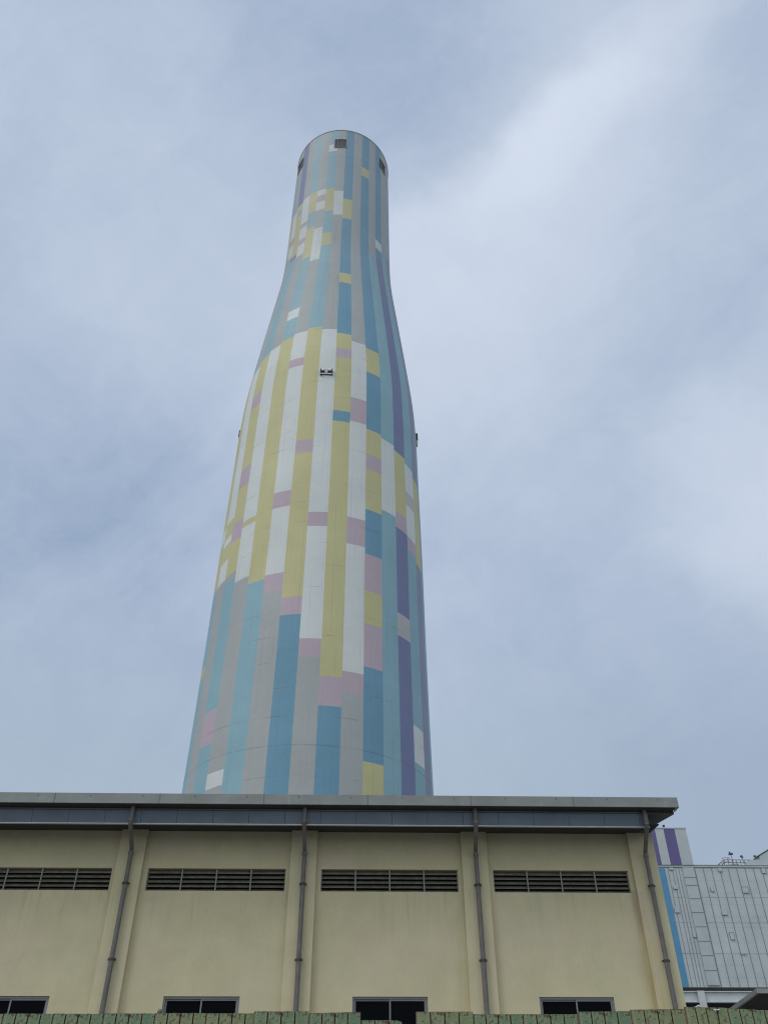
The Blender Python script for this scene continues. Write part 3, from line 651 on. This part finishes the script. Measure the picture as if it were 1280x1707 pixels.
# ================================================================== CANOPY at the lower right
cn = thing('canopy', 'low grey metal canopy with a dark underside showing over the fence, far right', 'canopy', (16.26, 38, 0))
sn = -0.07; z0 = 6.10 + EY
def cz(y): return z0 + sn * y
mb = MB(); mb.add([(0.12, 0.12, cz(.12) + .01), (9, 0.12, cz(.12) + .01), (9, 14, cz(14) + .01), (0.12, 14, cz(14) + .01), (0.12, .12, cz(.12) + .12), (9, .12, cz(.12) + .12), (9, 14, cz(14) + .12), (.12, 14, cz(14) + .12)],
                  [(0, 3, 2, 1), (4, 5, 6, 7), (0, 1, 5, 4), (2, 3, 7, 6), (1, 2, 6, 5), (0, 4, 7, 3)])
mb.build('roof_deck', mat('canopy_underside', (0.05, 0.047, 0.043), 0.85, var=0.35, scale=3, bump=0.4, bscale=6), cn)
mb = MB()
mb.add([(0, 0, cz(0)), (9, 0, cz(0)), (9, .1, cz(0)), (0, .1, cz(0)), (0, 0, cz(0) + .17), (9, 0, cz(0) + .17), (9, .1, cz(0) + .17), (0, .1, cz(0) + .17)], [(0, 3, 2, 1), (4, 5, 6, 7), (0, 1, 5, 4), (2, 3, 7, 6), (1, 2, 6, 5), (0, 4, 7, 3)])
mb.add([(0, .102, cz(.1)), (.1, .102, cz(.1)), (.1, 14, cz(14)), (0, 14, cz(14)), (0, .102, cz(.1) + .17), (.1, .102, cz(.1) + .17), (.1, 14, cz(14) + .17), (0, 14, cz(14) + .17)], [(0, 3, 2, 1), (4, 5, 6, 7), (0, 1, 5, 4), (2, 3, 7, 6), (1, 2, 6, 5), (0, 4, 7, 3)])
mb.build('edge_fascia', mat('canopy_edge', (0.27, 0.28, 0.30), 0.5, metal=0.2, var=0.15, scale=2), cn)
for yy in (3.0, 8.0, 12.5):
    mb = MB(); mb.box(0.15, 8.9, yy - 0.06, yy + 0.06, cz(yy) - 0.14, cz(yy) - 0.004); mb.build('purlin', seam, cn)
for xx, yy in ((1.2, 3.0), (8.0, 3.0), (1.2, 12.5), (8.0, 12.5)):
    mb = MB(); mb.box(xx - .08, xx + .08, yy - .059, yy + .059, 0, cz(yy) - 0.142); mb.build('post', galv, cn)

# ================================================================== FENCE
def rusty(n, co, col):
    s = n.sep(co)
    # local x runs 0..1 panel width in metres, z down from the top edge; rust gathers at laps, fixings and the top edge
    nz = n.noise(co, 22.0, 6, 0.7); nb = n.noise(co, 5.5, 5, 0.65)
    patch = n.rng(n.m('ADD', n.m('MULTIPLY', nz, 0.5), n.m('MULTIPLY', nb, 0.5)), 0.54, 0.60, 0.0, 1.0)
    dep = n.rng(n.noise(n.v('MULTIPLY', co, (1.0, 1.0, 0.4)), 17.0, 6, 0.75), 0.50, 0.70, 0.002, 0.055)
    topd = n.rng(n.m('ADD', s[2], dep), -0.002, 0.004, 0.0, 1.0)
    a = n.n('ShaderNodeAttribute'); a.attribute_name = 'seam'
    sm = n.rng(n.m('ADD', a.outputs['Fac'], n.m('MULTIPLY', n.m('SUBTRACT', n.noise(n.v('MULTIPLY', co, (60.0, 60.0, 12.0)), 1.0, 5, 0.7), 0.5), 1.1)), 0.55, 0.95, 0.0, 1.0)
    pale_ = n.m('MULTIPLY', n.rng(a.outputs['Fac'], 0.08, 0.22, 0.0, 1.0), n.rng(a.outputs['Fac'], 0.45, 0.62, 1.0, 0.0))
    col = n.mix(n.m('MULTIPLY', pale_, 0.6), col, (0.30, 0.30, 0.20, 1))
    fade = n.rng(n.noise(n.v('ADD', co, (3, 8, 1)), 3.0, 3, 0.5), 0.4, 0.7, 0.0, 0.55)
    col = n.mix(fade, col, (0.235, 0.26, 0.165, 1))
    rc = n.mix(n.noise(co, 55.0, 4, 0.7), (0.028, 0.014, 0.008, 1), (0.17, 0.095, 0.04, 1))
    k_ = n.m('MAXIMUM', n.m('MULTIPLY', patch, 0.85), n.m('MAXIMUM', n.m('MULTIPLY', topd, 0.8), n.m('MULTIPLY', sm, 0.95)))
    return n.mix(k_, col, rc)
greens = []
for q, c in enumerate(((0.145, 0.225, 0.13), (0.195, 0.235, 0.125), (0.13, 0.215, 0.135))):
    greens.append(mat('faded_green_paint_%s' % 'abc'[q], c, 0.62, var=0.16, scale=6, bump=0.5, bscale=60, spec=0.3, extra=rusty))
fn = thing('fence', 'rusty green corrugated steel hoarding along the bottom edge of the view', 'fence', (0, 9.5, 0))
def xpx(p): return -3.47 + p * (4.131 + 3.47) / 1280.0
panels = []                       # x0, x1, top at x0, top at x1, depth
lx = [7, 88, 170, 254, 338, 424]
xsl = [xpx(7) - 0.485 * i for i in range(8, 0, -1)] + [xpx(p) for p in lx]
for a_, b_ in zip(xsl, xsl[1:]):
    t = 1.334 + (a_ + 3.47) * 0.0036
    panels.append([a_, b_, t + rnd.uniform(-.002, .003), t + rnd.uniform(-.002, .003), 0])
panels += [[-0.994, -0.458, 1.355, 1.356, -0.02], [-0.455, 0.052, 1.343, 1.354, 0.0], [0.056, 0.60, 1.288, 1.287, 0.03], [0.598, 1.163, 1.355, 1.356, -0.015],
           [1.165, 1.655, 1.336, 1.337, 0.0], [1.657, 2.203, 1.338, 1.338, 0.005], [2.206, 2.727, 1.357, 1.362, -0.015], [2.729, 3.270, 1.373, 1.379, -0.03],
           [3.272, 3.70, 1.397, 1.388, -0.045], [3.702, 4.20, 1.387, 1.365, -0.03], [4.202, 4.70, 1.365, 1.360, -0.02], [4.702, 5.2, 1.36, 1.36, 0], [5.202, 5.7, 1.355, 1.36, -.01], [5.702, 6.2, 1.36, 1.36, 0], [6.202, 6.7, 1.355, 1.36, -.01]]
for pi, (x0, x1, ta, tb, dy) in enumerate(panels):
    wd = x1 - x0; nr = 4
    prof = []                        # x, y, seam weight
    for q in range(nr):
        a_ = wd * q / nr; b_ = wd * (q + 1) / nr
        prof += [(a_ + 0.0045, 0.022, 1.0), (a_ + 0.010, -0.006, 0.45 if q else .7), (a_ + 0.016, -0.004, 0.15 if q else .5), (a_ + 0.05, -0.001, 0), (a_ + (b_ - a_) * .62, -0.001, 0), (b_ - 0.014, -0.003, 0.1), (b_ - 0.007, -0.003, 0.4), (b_ - 0.003, 0.022, 1.0)]
    prof[0] = (0.0, 0.012, 1.0); prof[-1] = (wd, 0.006, 1.0)
    vs, fs, wt = [], [], []
    n_ = len(prof); rows = [0.0, -0.012, -0.03, -0.08, -0.2, -0.5, -1.0, -2.0]
    bottom = -(ta + EY) + 0.02
    rows.append(bottom)
    for ri, zr in enumerate(rows):
        for (x, y, sw) in prof:
            t = ta + (tb - ta) * x / wd - ta; z = zr + (t if ri < 8 else 0)
            if ri == 0:
                z += (mnoise.noise(Vector((x * 22 + pi * 7.3, 0, 0))) * 0.004)
                if pi == 15 - 0 and x > wd * 0.72: z = -0.055 * (x / wd - 0.72) / 0.28 - 0.004
            vs.append((x, y, z)); wt.append(sw)
    for ri in range(len(rows) - 1):
        for q in range(n_ - 1):
            fs.append((ri * n_ + q, ri * n_ + q + 1, (ri + 1) * n_ + q + 1, (ri + 1) * n_ + q))
    # low panel beside the gap is torn away at its right corner
    if abs(x0 - 0.056) < 1e-6:
        vs = [(x, y, z - (0.0 if x < 0.38 else (x - 0.38) * (0.55 if x < 0.45 else 0.42) if z > -0.35 else 0)) for (x, y, z) in vs]
    me = bpy.data.meshes.new('fence_panel'); me.from_pydata(vs, [], fs); me.materials.append(greens[(pi * 5 + pi // 3) % 3])
    a_t = me.attributes.new('seam', 'FLOAT', 'POINT')
    for q, v_ in enumerate(wt): a_t.data[q].value = v_
    o = bpy.data.objects.new('fence_panel', me); C.objects.link(o); o.parent = fn; o.location = (x0, dy, ta + EY)
    md = o.modifiers.new('thickness', 'SOLIDIFY'); md.thickness = 0.0018
rust = mat('rust', (0.10, 0.07, 0.045), 0.9, var=0.4, scale=30)
knob = mat('weathered_knob', (0.13, 0.125, 0.095), 0.85, var=0.4, scale=40)
for zz in (0.35, 1.25, 2.15):
    mb = MB(); mb.box(-7.2, 6.7, 0.05, 0.09, zz - 0.02, zz + 0.02); mb.build('rail', rust, fn)
for x in (xpx(7) - 1.94, xpx(7) - .0, xpx(424) - .02, 0.615, 2.2, 3.285, 4.7):
    mb = MB(); mb.tube([(x, 0.115, 0), (x, 0.115, 2.83)], 0.024, 10); mb.build('post', rust, fn)
mb = MB(); xk = xpx(260)
mb.tube([(xk, 0.03, 2.90), (xk, 0.03, 2.935), (xk, 0.03, 2.942), (xk, 0.03, 2.955), (xk, 0.03, 2.972), (xk, 0.03, 2.980), (xk, 0.03, 2.983)], [0.010, 0.012, 0.020, 0.024, 0.021, 0.012, 0.003], 14)
mb.build('post_knob', knob, fn, smooth=True)
mb = MB(); mb.box(xpx(1183), xpx(1193), -0.075, -0.055, 2.965, 2.972); mb.box(xpx(1185), xpx(1187), -0.065, -0.03, 2.955, 2.972); mb.build('bent_clip', lampwhite, fn)
